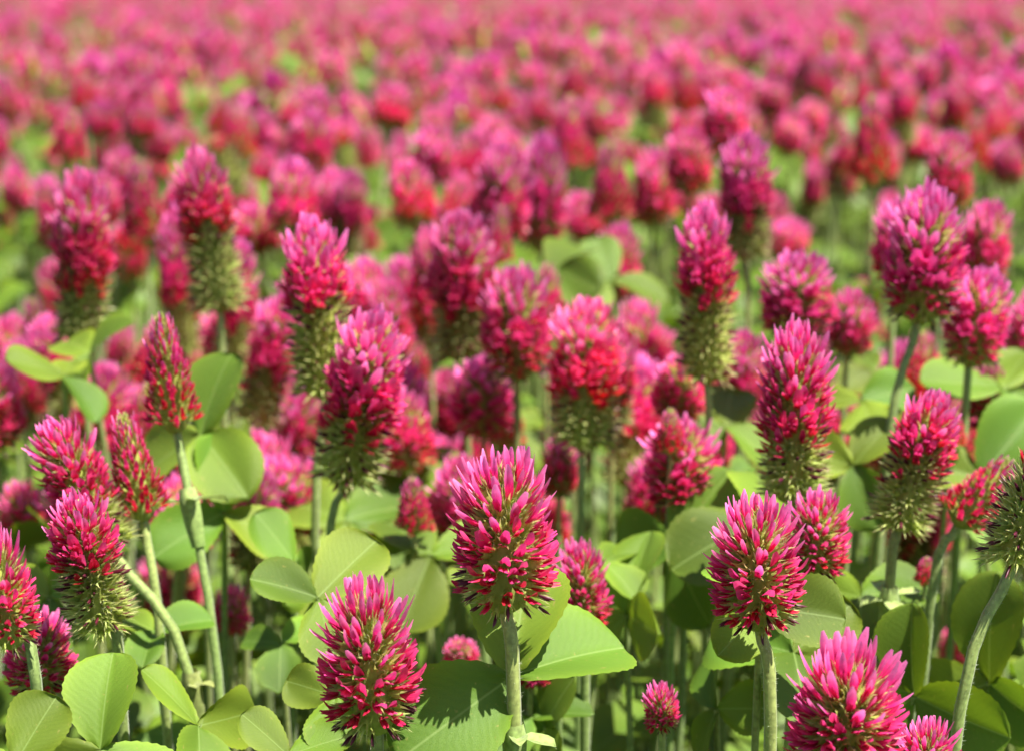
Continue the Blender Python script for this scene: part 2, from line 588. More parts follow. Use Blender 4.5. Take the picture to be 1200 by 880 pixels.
def layout(kind, rng):
    """list of (stage, position, azimuth, elevation, scale) for each floret of a head, and the axis radius profile"""
    K = KIND[kind]
    n, ax = K['n'], K['axis']
    out = []
    for i in range(n):
        t = (i + .5) / n
        az = i * GOLD + rng.uniform(-.16, .16)
        z = (1.0 + ax * t) * MM
        j = rng.uniform(-.05, .05)
        if kind == 'cone':
            r = (3.0 * (1 - t) ** .8 + .7) * MM
            el = 22 + 48 * t + 18 * t ** 3
            sc = .80 - .36 * t
            st = 'red' if t + j < .30 else 'open' if t + j < .62 else 'young' if t + j < .86 else 'bud' if t + j < .94 else 'tip'
        elif kind in ('tall', 'spike'):
            dt = .17 if kind == 'spike' else 0
            r = (2.9 * (1 - t) ** .5 + .4) * MM
            el = np.interp(t, [0, .12, .4, .6, .8, 1], [-12, 10, 32, 36, 52, 86])
            sc = np.interp(t, [0, .3, .5, .8, 1], [.80, .76, .92, .98, .8])
            q = rng.random()
            if t + j - dt < .16:
                st = 'empty' if q < .85 else 'spent'
            elif t + j - dt < .32:
                st = 'empty' if q < .5 else 'spent' if q < .92 else 'red'
            elif t + j - dt < .44:
                st = 'red' if q < .6 else 'spent' if q < .85 else 'open'
            elif t + j - dt * .6 < .66:
                st = 'open'
            else:
                st = 'young'
            if t > .985:
                st = 'tip'
        elif kind == 'old':
            r = (2.8 * (1 - t) ** .5 + .4) * MM
            el = np.interp(t, [0, .3, .8, 1], [-10, 22, 55, 86])
            sc = .95
            q = rng.random()
            st = 'empty' if q < .55 else 'spent'
            if t > .8 and q > .5:
                st = 'red'
        else:
            r = (3.0 * (1 - t) ** .5 + .5) * MM
            if kind == 'round':
                el = np.interp(t, [0, .15, .5, .8, 1], [-22, -4, 24, 52, 86])
                sc = np.interp(t, [0, .3, .8, 1], [.72, 1.0, 1.05, .9])
            else:
                el = np.interp(t, [0, .12, .45, .8, 1], [-20, -2, 23, 50, 86])
                sc = np.interp(t, [0, .3, .75, 1], [.62, .93, .98, .85])
            q = rng.random()
            if t + j < .10:
                st = 'spent' if q < .85 else 'empty'
            elif t + j < .27:
                st = 'red' if q < .85 else 'spent'
            elif t + j < .56:
                st = 'open'
            else:
                st = 'young'
            if t > .975:
                st = 'tip' if q < .5 else 'bud'
        el = math.radians(el + rng.uniform(-10, 10))
        r *= 1.38
        sc *= .86 if t < .8 else .86 - .9 * (t - .8)
        out.append((st, (r * math.cos(az), r * math.sin(az), z), az, el, sc * rng.uniform(.84, 1.1), rng.uniform(-.5, .5)))
    return out


def fmatrix(pos, az, el, sc, roll):
    return Matrix.Translation(pos) @ Matrix.Rotation(az, 4, 'Z') @ Matrix.Rotation(-el, 4, 'Y') @ Matrix.Rotation(roll, 4, 'X') @ Matrix.Scale(sc, 4)


def core(kind, rng):
    """the hairy axis that carries the florets"""
    ax = KIND[kind]['axis']
    pts = [(0, 0, -.0015)] + [(0, 0, (ax * t + .5) * MM) for t in (0, .1, .3, .5, .7, .9, 1.04)]
    rad = [.0014] + [(4.1 * max(0, 1 - t) ** .5 + .6) * MM for t in (.1, .12, .3, .5, .7, .9, 1.0)]
    return tube(pts, rad, 8, (.34, .42, .08), (.55, .58, .12), ridges=.08)


def head_geo(kind, seed, lib, thin=1.0, sides_core=True):
    rng = random.Random(seed)
    gs = [core(kind, rng)] if sides_core else []
    for st, pos, az, el, sc, roll in layout(kind, rng):
        if thin < 1 and rng.random() > thin:
            continue
        k = lib[st]
        b = rng.uniform(.85, 1.12)
        gs.append(k[rng.randrange(len(k))].xf(fmatrix(pos, az, el, sc * (1.0 if thin == 1 else 1.25), roll), (b, b, b)))
    return join(gs)


for _k in KIND:                                   # real size of each kind of head, so that W and H fit what is built
    _v = head_geo(_k, 40, FLORETS).v
    KIND[_k]['W'] = 2 * float(np.percentile(np.hypot(_v[:, 0], _v[:, 1]), 98.5))
    KIND[_k]['H'] = float(np.percentile(_v[:, 2], 99.6))
    print(_k, round(KIND[_k]['W'], 4), round(KIND[_k]['H'], 4))
HEADS = {k: [to_mesh(head_geo(k, 40 + i, FLORETS_MID), 'flower_head', M_FLORET) for i in range(4)] for k in KIND}
HEADS_LO = {k: [head_geo(k, 80 + i, FLORETS_LO, .46) for i in range(3)] for k in KIND}
FLORET_MESH = {s: [to_mesh(g, 'floret', M_FLORET) for g in FLORETS[s]] for s in STAGES}
CORE_MESH = {k: to_mesh(core(k, R), 'flower_head', M_FLORET) for k in KIND}

# ------------------------------------------------------------------ leaflets
LEAF_C = (.15, .245, .026)
LEAF_E = (.19, .29, .026)


def leaflet_geo(rng, rows, cols, fold=.25, droop=.12, wave=.03, teeth=.012, wide=1.0):
    """unit-length leaflet lying along +x from its base, upper side +z"""
    v, c, u = [], [], []
    vs = [1 - (1 - i / (rows - 1)) ** 1.35 for i in range(rows)]
    ph = rng.uniform(0, 6)
    asym = rng.uniform(-.05, .05)
    for i, t in enumerate(vs):
        h = wide * .68 * t ** .60 * max(0.0, 1 - t ** 2.8) ** .5 + (.012 if i == 0 else 0)
        for k in range(cols):
            s = k / (cols - 1) * 2 - 1
            hh = h * (1 + asym * (1 if s > 0 else -1))
            e = teeth * (1 if i % 2 else -1) * (abs(s) > .99)
            y = s * (hh + e)
            z = fold * abs(y) - droop * t * t - .10 * fold * (abs(y) / .5) ** 2 + wave * math.sin(ph + t * 5 + s * 3) * abs(s)
            x = t - (.035 if (t == 1 and abs(s) < .1) else 0)
            v.append((x, y, z))
            m = abs(s) ** 4 * 1.6
            b = .94 + .12 * math.sin(ph * 2 + t * 4)
            c.append(tuple(q * b for q in lerp(LEAF_C, LEAF_E, m)))
            u.append((y, t))
    return Geo(v, grid_faces(rows, cols), c, u)


LR = random.Random(21)
LEAFLET_HI = [to_mesh(leaflet_geo(LR, 25, 11, LR.uniform(.12, .45), LR.uniform(.02, .25), LR.uniform(.03, .07), .008), 'leaflet', M_LEAF) for _ in range(6)]
LEAFLET_MID = [to_mesh(leaflet_geo(LR, 10, 5, LR.uniform(.1, .6), LR.uniform(.0, .3), .04), 'leaflet', M_LEAF) for _ in range(6)]
LEAFLET_LO = [leaflet_geo(LR, 5, 3, LR.uniform(.1, .6), LR.uniform(.0, .3), .04) for _ in range(6)]


def leaf_frame(normal, heading):
    """matrix whose z is normal and x the heading projected on the leaf's plane"""
    n = Vector(normal).normalized()
    h = Vector(heading)
    x = (h - n * h.dot(n)).normalized()
    y = n.cross(x)
    return Matrix((x, y, n)).transposed().to_4x4()


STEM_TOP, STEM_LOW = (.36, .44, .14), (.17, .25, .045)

# ------------------------------------------------------------------ ground
gm = bpy.data.meshes.new('ground')
S = 600.0
gm.from_pydata([(-S, -S, 0), (S, -S, 0), (S, S, 0), (-S, S, 0)], [], [(0, 1, 2, 3)])
gm.materials.append(mat_ground())
tag(link('ground', gm), kind='structure')

# ------------------------------------------------------------------ flowers
N_LEAFLET = [0]


def put_leaf(parent, origin, node, L, normal, heading, meshes, rng, angles=(0, 118, -118), stalk=None, sizes=None, tilt=None):
    """part leaf (stalk mesh) > three leaflets; origin = world position of the parent"""
    node = Vector(node)
    loc = node - Vector(origin)
    pts = stalk or [node, node + Vector((0, 0, -.01))]
    pp = [tuple(Vector(p) - node) for p in pts]
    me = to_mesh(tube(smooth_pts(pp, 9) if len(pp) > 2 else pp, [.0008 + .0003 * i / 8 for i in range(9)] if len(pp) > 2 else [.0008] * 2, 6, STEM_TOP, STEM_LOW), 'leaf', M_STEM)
    lf = link('leaf_stalk', me, parent, loc)
    F = leaf_frame(normal, heading)
    for i, a in enumerate(angles):
        sc = L * (sizes[i] if sizes else rng.uniform(.8, 1.1))
        tl = tilt[i] if tilt else rng.uniform(-.35, .45)
        m = F @ Matrix.Rotation(math.radians(a + rng.uniform(-6, 6)), 4, 'Z') @ Matrix.Rotation(-tl, 4, 'Y') @ Matrix.Rotation(rng.uniform(-.35, .35), 4, 'X') @ Matrix.Diagonal((sc, sc * rng.uniform(.82, 1.05), sc, 1))
        # leaflets are siblings of their stalk inside a leaf that is a thing, sub-parts of the stalk on a flower
        o = link('leaflet', meshes[rng.randrange(len(meshes))], lf if parent.get('flower') else parent,
                 matrix=m if parent.get('flower') else Matrix.Translation(loc) @ m)
    return lf


def flower(head_bottom, kind, W, H, lean, toward, stem_pts, label, group, detail, rng, spin=None):
    """clover_flower > stem, flower_head (> floret). stem_pts: world points below the head, the last one on the ground"""
    base = Vector(stem_pts[-1])
    e = link('clover_flower', None, None, base)
    e.empty_display_size = .02
    tag(e, label, 'flower', group)
    K = KIND[kind]
    sx, sz = W / K['W'], H / K['H']
    hb = Vector(head_bottom)
    pts = [hb] + [Vector(p) for p in stem_pts]
    r = .00125 * (W / .022) ** .5 * (1.15 if detail else 1.0)
    n = 14
    sp = smooth_pts([tuple(p - base) for p in pts], n)
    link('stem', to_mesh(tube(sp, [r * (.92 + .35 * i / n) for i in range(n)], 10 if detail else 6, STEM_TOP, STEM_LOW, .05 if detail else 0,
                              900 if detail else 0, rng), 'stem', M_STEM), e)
    m = Matrix.Translation(hb - base) @ Matrix.Rotation(lean, 4, 'Y') @ Matrix.Rotation(toward, 4, 'X') @ Matrix.Rotation(rng.uniform(0, 6.28) if spin is None else spin, 4, 'Z')
    m = m @ Matrix.Diagonal((sx, sx, sz, 1))
    if detail:
        h = link('flower_head', CORE_MESH[kind], e, matrix=m)
        for st, pos, az, el, sc, roll in layout(kind, rng):
            ms = FLORET_MESH[st]
            link('floret', ms[rng.randrange(len(ms))], h, matrix=fmatrix(pos, az, el, sc, roll))
    else:
        ms = HEADS[kind]
        link('flower_head', ms[rng.randrange(len(ms))], e, matrix=m)
    return e, sp, base


# x, top, bottom (stem joint x,y), width in px, kind, depth, next stem pixel (or None), detail, label
T = [
 # ---- the sharp ones in front
 (590, 520, 592, 708, 128, 'full', .420, (603, 860), 1, 'plump egg-shaped pink clover flower on a bare stem above a spread three-part leaf'),
 (430, 663, 438, 850, 120, 'full', .420, (442, 900), 1, 'plump pink clover flower with maroon withered florets at its base, touching a green leaf'),
 (876, 572, 890, 730, 112, 'full', .432, (903, 880), 1, 'crimson clover flower on a straight pale stem with a folded leaf tip under it'),
 (992, 738, 985, 895, 138, 'round', .405, (984, 930), 1, 'broad round magenta clover flower with splayed petals and yellow-green middle'),
 (-8, 606, 14, 752, 84, 'full', .41, (45, 830), 1, 'half-seen clover flower with beaded dark base rising past a bright toothed leaf'),
 (97, 568, 122, 735, 90, 'spike', .455, (140, 785), 1, 'clover flower with half withered base of empty green cups above a round leaf'),
 (68, 485, 128, 640, 84, 'tall', .49, (232, 835), 1, 'leaning clover flower with pale pink top on a long slanting stem'),
 (150, 476, 168, 604, 66, 'cone', .495, (192, 800), 1, 'narrow pointed crimson clover flower leaning beside a leafy stem knot'),
 (197, 358, 206, 500, 67, 'cone', .51, (258, 820), 1, 'slim cone-shaped red clover flower on a stem with a pale leafy knot'),
 (925, 375, 930, 585, 92, 'tall', .50, (935, 680), 1, 'tall clover flower with pale pink crown and dark withered lower half'),
 (1092, 455, 1052, 615, 86, 'spike', .50, (1040, 730), 1, 'clover flower leaning over, crimson top above dark spiky withered cups'),
 (1178, 532, 1124, 612, 70, 'cone', .50, (1088, 730), 1, 'small cone-shaped clover flower nodding sideways with a cream tip'),
 (957, 570, 955, 672, 78, 'full', .475, (950, 760), 1, 'small round crimson clover flower just behind the pale-stemmed one'),
 (1206, 500, 1190, 655, 92, 'old', .44, (1120, 868), 1, 'withered spiky clover flower on a thick slanting stem'),
 (1083, 838, 1085, 920, 74, 'round', .42, None, 1, 'small magenta clover flower low beside the broad round one'),
 (50, 712, 48, 812, 82, 'full', .47, None, 1, 'round pink clover flower half hidden behind the stem of another, low down'),
 (678, 625, 684, 735, 66, 'full', .50, (686, 790), 1, 'blurred pink clover flower with pale middle behind the egg-shaped one'),
 (773, 797, 776, 852, 44, 'round', .46, None, 1, 'tiny dark pink clover flower low in the shade of the leaves'),
 # ---- slightly soft ones
 (368, 253, 381, 460, 88, 'spike', .56, (369, 655), 0, 'tall clover flower with dark purple sides and spiky green lower half'),
 (452, 352, 404, 560, 96, 'tall', .54, (384, 690), 0, 'leaning clover flower with whitish pink crown and long green spent base'),
 (345, 338, 300, 492, 62, 'tall', .68, (306, 560), 0, 'leaning clover flower half hidden by the tall purple-sided one'),
 (239, 175, 258, 360, 74, 'spike', .65, (262, 470), 0, 'tall dark magenta clover flower over a spiky green base, thin straight stem'),
 (113, 195, 96, 398, 74, 'tall', .65, (106, 540), 0, 'tall bright pink clover flower with long pale green spent base'),
 (212, 240, 215, 412, 50, 'tall', .76, None, 0, 'narrow clover flower pressed against the tall dark magenta one'),
 (166, 182, 176, 285, 56, 'cone', .86, (176, 400), 0, 'smooth blurred clover cone standing between two taller pink flowers'),
 (286, 280, 272, 430, 52, 'tall', .74, None, 0, 'slanted red clover flower beside the dark magenta tall one'),
 (44, 345, 52, 432, 48, 'cone', .78, None, 0, 'soft red clover cone with pale green tip'),
 (22, 385, 25, 450, 46, 'cone', .86, None, 0, None),
 (28, 560, 30, 640, 56, 'full', .64, None, 0, 'dark red clover flower in the shade of the leaning pale-topped one'),
 (310, 545, 292, 665, 60, 'tall', .60, None, 0, 'red clover flower standing behind a narrow upright leaf'),
 (272, 680, 272, 740, 44, 'full', .60, None, 0, 'dark red clover flower in deep shade under the leaves'),
 (350, 430, 352, 548, 72, 'full', .72, None, 0, None),
 (472, 420, 470, 530, 70, 'full', .70, None, 0, None),
 (485, 555, 486, 622, 46, 'cone', .56, (486, 680), 0, 'short red clover bud cone with cream tip'),
 (535, 520, 526, 622, 60, 'cone', .62, None, 0, 'soft pink clover cone with pale tip behind the egg-shaped flower'),
 (556, 489, 556, 562, 50, 'cone', .70, None, 0, None),
 (562, 415, 566, 508, 76, 'full', .66, None, 0, None),
 (590, 440, 590, 520, 50, 'cone', .72, None, 0, None),
 (540, 245, 545, 420, 88, 'tall', .68, None, 0, 'large bright pink clover flower beside a cream-tipped cone'),
 (505, 262, 505, 400, 52, 'full', .76, None, 0, None),
 (588, 238, 580, 330, 46, 'cone', .76, None, 0, None),
 (603, 310, 606, 440, 86, 'full', .64, None, 0, 'plump magenta clover flower in front of the bright upright leaf'),
 (642, 308, 640, 400, 50, 'cone', .70, None, 0, None),
 (588, 166, 588, 282, 66, 'full', .84, None, 0, None),
 (636, 156, 634, 290, 62, 'full', .88, None, 0, None),
 (688, 348, 684, 520, 92, 'tall', .60, (680, 640), 0, 'clover flower with frilly lilac-pink crown and green spent base'),
 (722, 385, 718, 500, 52, 'tall', .66, None, 0, None),
 (820, 235, 828, 442, 75, 'spike', .58, (830, 560), 0, 'clover flower with small pink crown above a long spiky green spike'),
 (930, 295, 935, 392, 92, 'full', .62, None, 0, 'rounded magenta clover flower directly behind the tall pale-crowned one'),
 (996, 335, 992, 415, 56, 'full', .66, None, 0, 'small dark crimson clover flower touching the rounded magenta one'),
 (1078, 215, 1078, 372, 100, 'full', .56, (1036, 560), 0, 'large magenta clover flower on a stem slanting away below it'),
 (1045, 232, 1050, 330, 60, 'full', .66, (1042, 440), 0, None),
 (1150, 312, 1136, 425, 78, 'full', .58, (1130, 500), 0, 'crimson clover flower with cream tip beside the large magenta one'),
 (1205, 335, 1200, 440, 60, 'full', .64, None, 0, None),
 (795, 488, 800, 590, 92, 'full', .56, None, 0, 'squat dark pink clover flower above dark shaded leaves'),
 (795, 415, 795, 490, 66, 'full', .60, None, 0, None),
 (785, 475, 785, 530, 40, 'cone', .55, None, 0, None),
 (657, 508, 655, 580, 46, 'full', .62, None, 0, 'small pink clover flower over the shoulder of the egg-shaped one'),
 (725, 262, 726, 348, 52, 'full', .82, None, 0, 'small oval pink clover flower beside a bright cluster of leaves'),
 (868, 155, 874, 300, 70, 'tall', .72, (876, 400), 0, 'tall pink clover flower over a pale green spent base in front of denser bloom'),
 (847, 103, 850, 175, 56, 'full', .86, None, 0, None),
 (1016, 110, 1021, 215, 52, 'cone', .84, (1020, 340), 0, 'slender bright pink clover spike on a long straight stem'),
 (668, 110, 668, 195, 46, 'cone', 1.0, None, 0, None),
 (715, 165, 715, 258, 54, 'cone', .90, None, 0, None),
 (765, 172, 766, 262, 56, 'full', .92, None, 0, None),
 (804, 150, 808, 225, 54, 'full', .85, None, 0, None),
 (1112, 155, 1108, 245, 58, 'full', .82, None, 0, None),
 (1152, 232, 1150, 330, 62, 'full', .72, None, 0, None),
 (1085, 650, 1084, 684, 28, 'cone', .52, None, 0, 'tiny dark red clover bud low among leaves'),
 (1128, 722, 1118, 776, 46, 'full', .68, None, 0, 'blurred red clover flower deep between shaded leaves'),
 (540, 745, 540, 782, 42, 'full', .54, None, 0, 'dark red clover flower sunk in the leaves under the egg-shaped one'),
 (628, 752, 622, 800, 46, 'full', .50, None, 0, 'red clover flower showing through the gap of a three-part leaf'),
 (1115, 478, 1112, 520, 40, 'cone', .58, None, 0, None),
 (430, 300, 432, 400, 66, 'full', .76, None, 0, None),
 (455, 325, 455, 420, 60, 'full', .74, None, 0, None),
 (870, 385, 868, 480, 60, 'full', .70, None, 0, None),
 (760, 375, 762, 440, 60, 'full', .78, None, 0, None),
]
hand = []
KINDWORD = {'full': 'oval pink clover flower', 'tall': 'long clover flower with spent green base', 'spike': 'half spent clover flower', 'cone': 'pointed young clover flower',
            'round': 'squat round clover flower', 'old': 'spent spiky clover flower'}


def describe(kind, W, lean, z):
    """label and group from what sets this flower apart from its neighbours: size, posture, height"""
    size = 'small' if W < KIND[kind]['W'] * .94 else 'stout' if W > KIND[kind]['W'] * 1.02 else 'middling'
    pose = 'leaning' if abs(lean) > .17 else 'slightly tilted' if abs(lean) > .07 else 'upright'
    high = 'standing above its neighbours' if z > .376 else 'sunk below its neighbours' if z < .338 else 'level with the crowd around it'
    return f'{size} {pose} {KINDWORD[kind]} {high}', f'{size} {pose} {kind} clover flowers {high}'


nodes_on = {}
for i, (tx, ty, bx, by, w, kind, D, nxt, det, label) in enumerate(T):
    rng = random.Random(300 + i)
    top, bot = at(tx, ty, D), at(bx, by, D)
    H = (top - bot).length
    W = w / FPX * D
    lean = math.atan2(tx - bx, by - ty)
    lean_h = lean
    if nxt:
        p1 = at(nxt[0], nxt[1], D + .004)
        d = p1 - bot
        end = Vector((p1.x + d.x * .35, p1.y + rng.uniform(.0, .03), 0))
        pts = [p1, (p1 + end) / 2 + Vector((d.x * .08, 0, 0)), end]
    else:
        sx = -math.tan(lean) * .3
        pts = [bot + Vector((sx * .06, .004, -.06)), bot + Vector((sx * .12 + rng.uniform(-.01, .01), .012, -.15)), Vector((bot.x + sx * .2 + rng.uniform(-.015, .015), bot.y + .02, 0))]
    lb, g = (label, None) if label else describe(kind, W, lean, top.z)
    e, sp, base = flower(bot, kind, W, H, lean_h, math.radians(rng.uniform(4, 12)) * (1 if i else .6), pts, lb, g, det, rng)
    hand.append((top.x, top.y, top.z, W))
    nodes_on[i] = (e, sp, base)


def stipule(i, px, py, size, rng):
    """papery sheath where a leaf leaves the stem: part of the flower"""
    e, sp, base = nodes_on[i]
    best = min(range(len(sp)), key=lambda k: abs(project(Vector(sp[k]) + base)[1] - py))
    # position on the stem nearest that pixel row
    k2 = best + 1 if best + 1 < len(sp) else best
    a, b = Vector(sp[best]), Vector(sp[k2])
    ya, yb = project(a + base)[1], project(b + base)[1]
    t = 0 if abs(ya - yb) < 1 else max(-1, min(1, (py - ya) / (yb - ya)))
    c = a + (b - a) * t
    gs = []
    pts = [(0, 0, -.012), (0, 0, -.006), (0, 0, 0), (0, 0, .003)]
    gs.append(tube(pts, [.0017, .0023, .0026, .0019], 10, (.24, .33, .08), (.34, .40, .13), .06))
    for k in range(4):
        a_ = k * 1.57 + rng.uniform(-.4, .4)
        lg = leaflet_geo(rng, 6, 5, .5, .3, .06, 0, .75)
        lg.c = np.tile(np.array([[.34, .40, .12]]), (len(lg.v), 1)) * NR.uniform(.85, 1.1, (len(lg.v), 1))
        m = Matrix.Translation((0, 0, -.0005)) @ Matrix.Rotation(a_, 4, 'Z') @ Matrix.Rotation(-rng.uniform(.0, .5), 4, 'Y') @ Matrix.Translation((.0012, 0, 0)) @ Matrix.Scale(size * rng.uniform(.7, 1.1), 4)
        gs.append(lg.xf(m))
    up = (a - b).normalized() if (a - b).z > 0 else (b - a).normalized()
    link('stipule', to_mesh(join(gs), 'stipule', M_STEM), e, matrix=Matrix.Translation(c) @ Vector((0, 0, 1)).rotation_difference(up).to_matrix().to_4x4())
    return c + base


stipule(0, 611, 862, .0085, random.Random(1))
stipule(8, 215, 585, .008, random.Random(2))
stipule(3, 990, 935, .008, random.Random(3))
stipule(6, 215, 800, .006, random.Random(4))
stipule(10, 1046, 700, .007, random.Random(5))

# the three-part leaf that grows on the egg-shaped flower's stem
e0, sp0, base0 = nodes_on[0]
e0['flower'] = 1
n0 = at(601, 792, .4265)
put_leaf(e0, base0, n0, .0245, (0.08, -.66, .75), (-1, -.3, -.42), LEAFLET_HI, random.Random(7), angles=(14, 178, -118), sizes=(1.18, 1.15, 1.08), tilt=(-.05, -.12, .25),
         stalk=[n0, n0 + Vector((.001, .0015, -.008)), n0 + Vector((.002, .001, -.014))])
del e0['flower']

# ------------------------------------------------------------------ leaves in front (each a thing)
# node px, py, depth, leaflet length px, normal (x, y, z), heading (x, y, z), label
LV = [
 (118, 878, .425, 118, (.05, -.75, .66), (.05, .3, 1), 'large round bright green clover leaf under the half withered flower'),
 (18, 895, .405, 100, (-.15, -.6, .75), (.3, .2, 1), 'bright clover leaf with fine teeth behind a slanting stem, beside the large round leaf'),
 (372, 700, .47, 100, (.15, -.62, .75), (-1, 0, .18), 'pale yellow-green pointed clover leaf lit flat by the sun'),
 (392, 815, .45, 84, (-.05, -.66, .74), (-.75, .1, .4), 'yellow-green three-part clover leaf behind the maroon-based flower'),
 (338, 885, .44, 80, (.05, -.7, .7), (-.5, 0, .7), 'small bright clover leaf with a crisp midrib low beside a dark gap'),
 (232, 850, .45, 96, (.75, -.45, .5), (-.6, .1, .7), 'folded grey-green clover leaf leaning out beside the round one'),
 (1072, 815, .48, 130, (-.72, -.68, .18), (-.02, .3, 1), 'large dull green clover leaf standing upright in shade'),
 (892, 712, .45, 92, (.25, -.62, .74), (-.55, -.3, -.55), 'folded clover leaf hanging under the crimson flower on the pale stem'),
 (930, 765, .47, 112, (-.05, -.55, .82), (1, .5, .35), 'broad clover leaf spreading behind the broad round flower'),
 (792, 640, .55, 110, (-.75, -.5, .4), (-.9, .1, .1), 'dark green clover leaf in shadow below the squat dark pink flower'),
 (735, 720, .53, 110, (-.75, -.55, .3), (.3, .6, .6), 'dark shaded clover leaf with one bright rim'),
 (405, 610, .62, 140, (.1, -.72, .68), (.8, .2, .45), 'wide clover leaf half in shade behind the whitish-crowned flower'),
 (236, 510, .56, 106, (-.25, -.8, .45), (.15, .2, 1), 'upright sunlit clover leaf glowing beside the slim red cone'),
 (262, 600, .55, 90, (.3, -.7, .6), (.1, .1, 1), 'pointed pale clover leaf upright in front of shaded foliage'),
 (345, 660, .53, 72, (.85, -.4, .4), (-.35, 0, 1), 'narrow clover leaf seen edge on before a red flower'),
 (75, 440, .60, 72, (.35, -.35, .9), (-.9, -.1, -.55), 'clover leaf slanting down beside the spent base of a tall flower'),
 (105, 415, .62, 62, (-.3, -.3, .9), (.8, .1, .25), 'grey-green clover leaf folded across a stem'),
 (650, 318, .74, 84, (-.35, -.45, .8), (.05, .3, 1), 'bright yellow-green clover leaf high among the pink flowers'),
 (715, 330, .78, 76, (.1, -.6, .8), (-.2, .3, .9), 'clover leaf behind the small oval flower, sunlit'),
 (1010, 470, .60, 82, (-.1, -.6, .8), (.6, .2, .3), 'lobed pale clover leaf beneath the small dark crimson flower'),
 (1000, 545, .56, 86, (-.3, -.75, .6), (.5, .1, .7), 'bright green clover leaf between two slanting stems'),
 (895, 610, .53, 110, (.0, -.7, .7), (.1, .3, .9), 'large light green clover leaf behind the crimson flower on the pale stem'),
 (850, 500, .62, 90, (.3, -.6, .7), (.3, .2, .8), 'soft light clover leaf beside a long spiky spent flower'),
 (58, 700, .50, 80, (-.1, -.55, .8), (.5, .1, .4), 'yellowing clover leaf behind the half withered flower'),
 (1175, 455, .60, 100, (-.1, -.55, .8), (.3, .3, .6), 'light green clover leaf under the cream-tipped crimson flower'),
 (1150, 560, .58, 110, (-.1, -.6, .75), (.5, .2, .6), 'broad soft clover leaf behind the nodding cone'),
 (640, 850, .50, 80, (-.6, -.5, .5), (.5, .1, .3), 'clover leaf low under the wide leaf of the egg-shaped flower'),
 (505, 650, .56, 110, (.0, -.6, .75), (-.4, .2, .6), 'soft green clover leaf behind the short red bud cone'),
 (1160, 800, .50, 120, (-.7, -.6, .3), (.2, .3, .8), 'dark clover leaf behind the thick slanting stem'),
 (1010, 700, .52, 90, (-.2, -.5, .8), (.8, .2, .3), 'clover leaf lit along its edge beside the leaning dark-cupped flower'),
 (840, 830, .49, 90, (-.75, -.5, .35), (-.5, .2, .6), 'shaded clover leaf in the gap between two straight stems'),
 (180, 740, .50, 70, (.1, -.5, .85), (.8, .2, .3), 'small clover leaf growing among the slanting stems'),
 (462, 600, .64, 110, (-.1, -.7, .7), (.5, .2, .7), 'big pale clover leaf lit from above next to its shaded neighbour'),
]


def leaf_thing(node, L, normal, heading, label, group, meshes, rng, **kw):
    node = Vector(node)
    base = Vector((node.x + rng.uniform(-.03, .03), node.y + rng.uniform(-.01, .03), 0))
    e = link('clover_leaf', None, None, base)
    e.empty_display_size = .02
    tag(e, label, 'leaf', group)
    mid = (node * .6 + base * .4) + Vector((rng.uniform(-.008, .008), .006, 0))
    put_leaf(e, base, node, L, normal, heading, meshes, rng, stalk=[node, node + (mid - node) * .15 + Vector((0, .002, -.004)), mid, base], **kw)
    return e


for i, (px, py, D, lp, nrm, hd, label) in enumerate(LV):
    leaf_thing(at(px, py, D), lp / FPX * D, nrm, hd, label, None, LEAFLET_HI, random.Random(900 + i))

# ------------------------------------------------------------------ the rest of the field
def field_noise(x, y):
    return (math.sin(x * 7.1 + y * 3.3 + 1.0) + math.sin(x * 3.7 - y * 5.9 + 2.2) + math.sin(x * 13.0 + y * 11.0) * .6 + math.sin(-x * 9.0 + y * 17.0 + .7) * .5) / 3.1


cand = []
FR2 = random.Random(77)
step = .049
y = .66
FAR_Y = 12.5
while y < FAR_Y:
    hw = .29 * y + .14
    st = step * (1.0 if y < 3 else 1.25 if y < 6 else 1.5)
    x = -hw
    while x < hw:
        X, Y = x + FR2.uniform(-.5, .5) * st, y + FR2.uniform(-.5, .5) * st
        x += st
        q = field_noise(X * .8, Y * .8)
        if q < -.42 and FR2.random() < .8:
            continue
        Z = .370 + .018 * q + FR2.gauss(0, .021)
        Z = min(Z, .408)
        if FR2.random() < .12:
            Z -= FR2.uniform(.02, .07)
        if Y < .86:
            Z = min(Z, .366) - .01
        if min((X - a) ** 2 + (Y - b) ** 2 for a, b, c, w in hand) < .022 ** 2:
            continue
        px, py, d = project((X, Y, Z))
        if Y < .8 and py < 330:
            continue
        k = FR2.choices(['full', 'cone', 'tall', 'round', 'old'], [.44, .22, .20, .10, .04])[0]
        cand.append((d, X, Y, Z, k, -40 < px < 1240 and -60 < py))
    y += st
for _ in range(900):                              # lower blooms among the soft flowers of the middle distance
    if _ >= 900 or sum(c[0] < .8 for c in cand) > 62:
        break
    D_ = FR2.uniform(.60, .84)
    p = at(FR2.uniform(-20, 1220), FR2.uniform(330, 520) if D_ > .7 else FR2.uniform(410, 560), D_)
    if min((p.x - a) ** 2 + (p.y - b) ** 2 for a, b, c, w in hand) < .020 ** 2 or any((p.x - c[1]) ** 2 + (p.y - c[2]) ** 2 < .022 ** 2 for c in cand):
        continue
    cand.append((D_, p.x, p.y, p.z, FR2.choice(['full', 'full', 'cone', 'tall']), True))
cand.sort()
n_ind = 300 - len(T)
rest = []
SHARED = {}
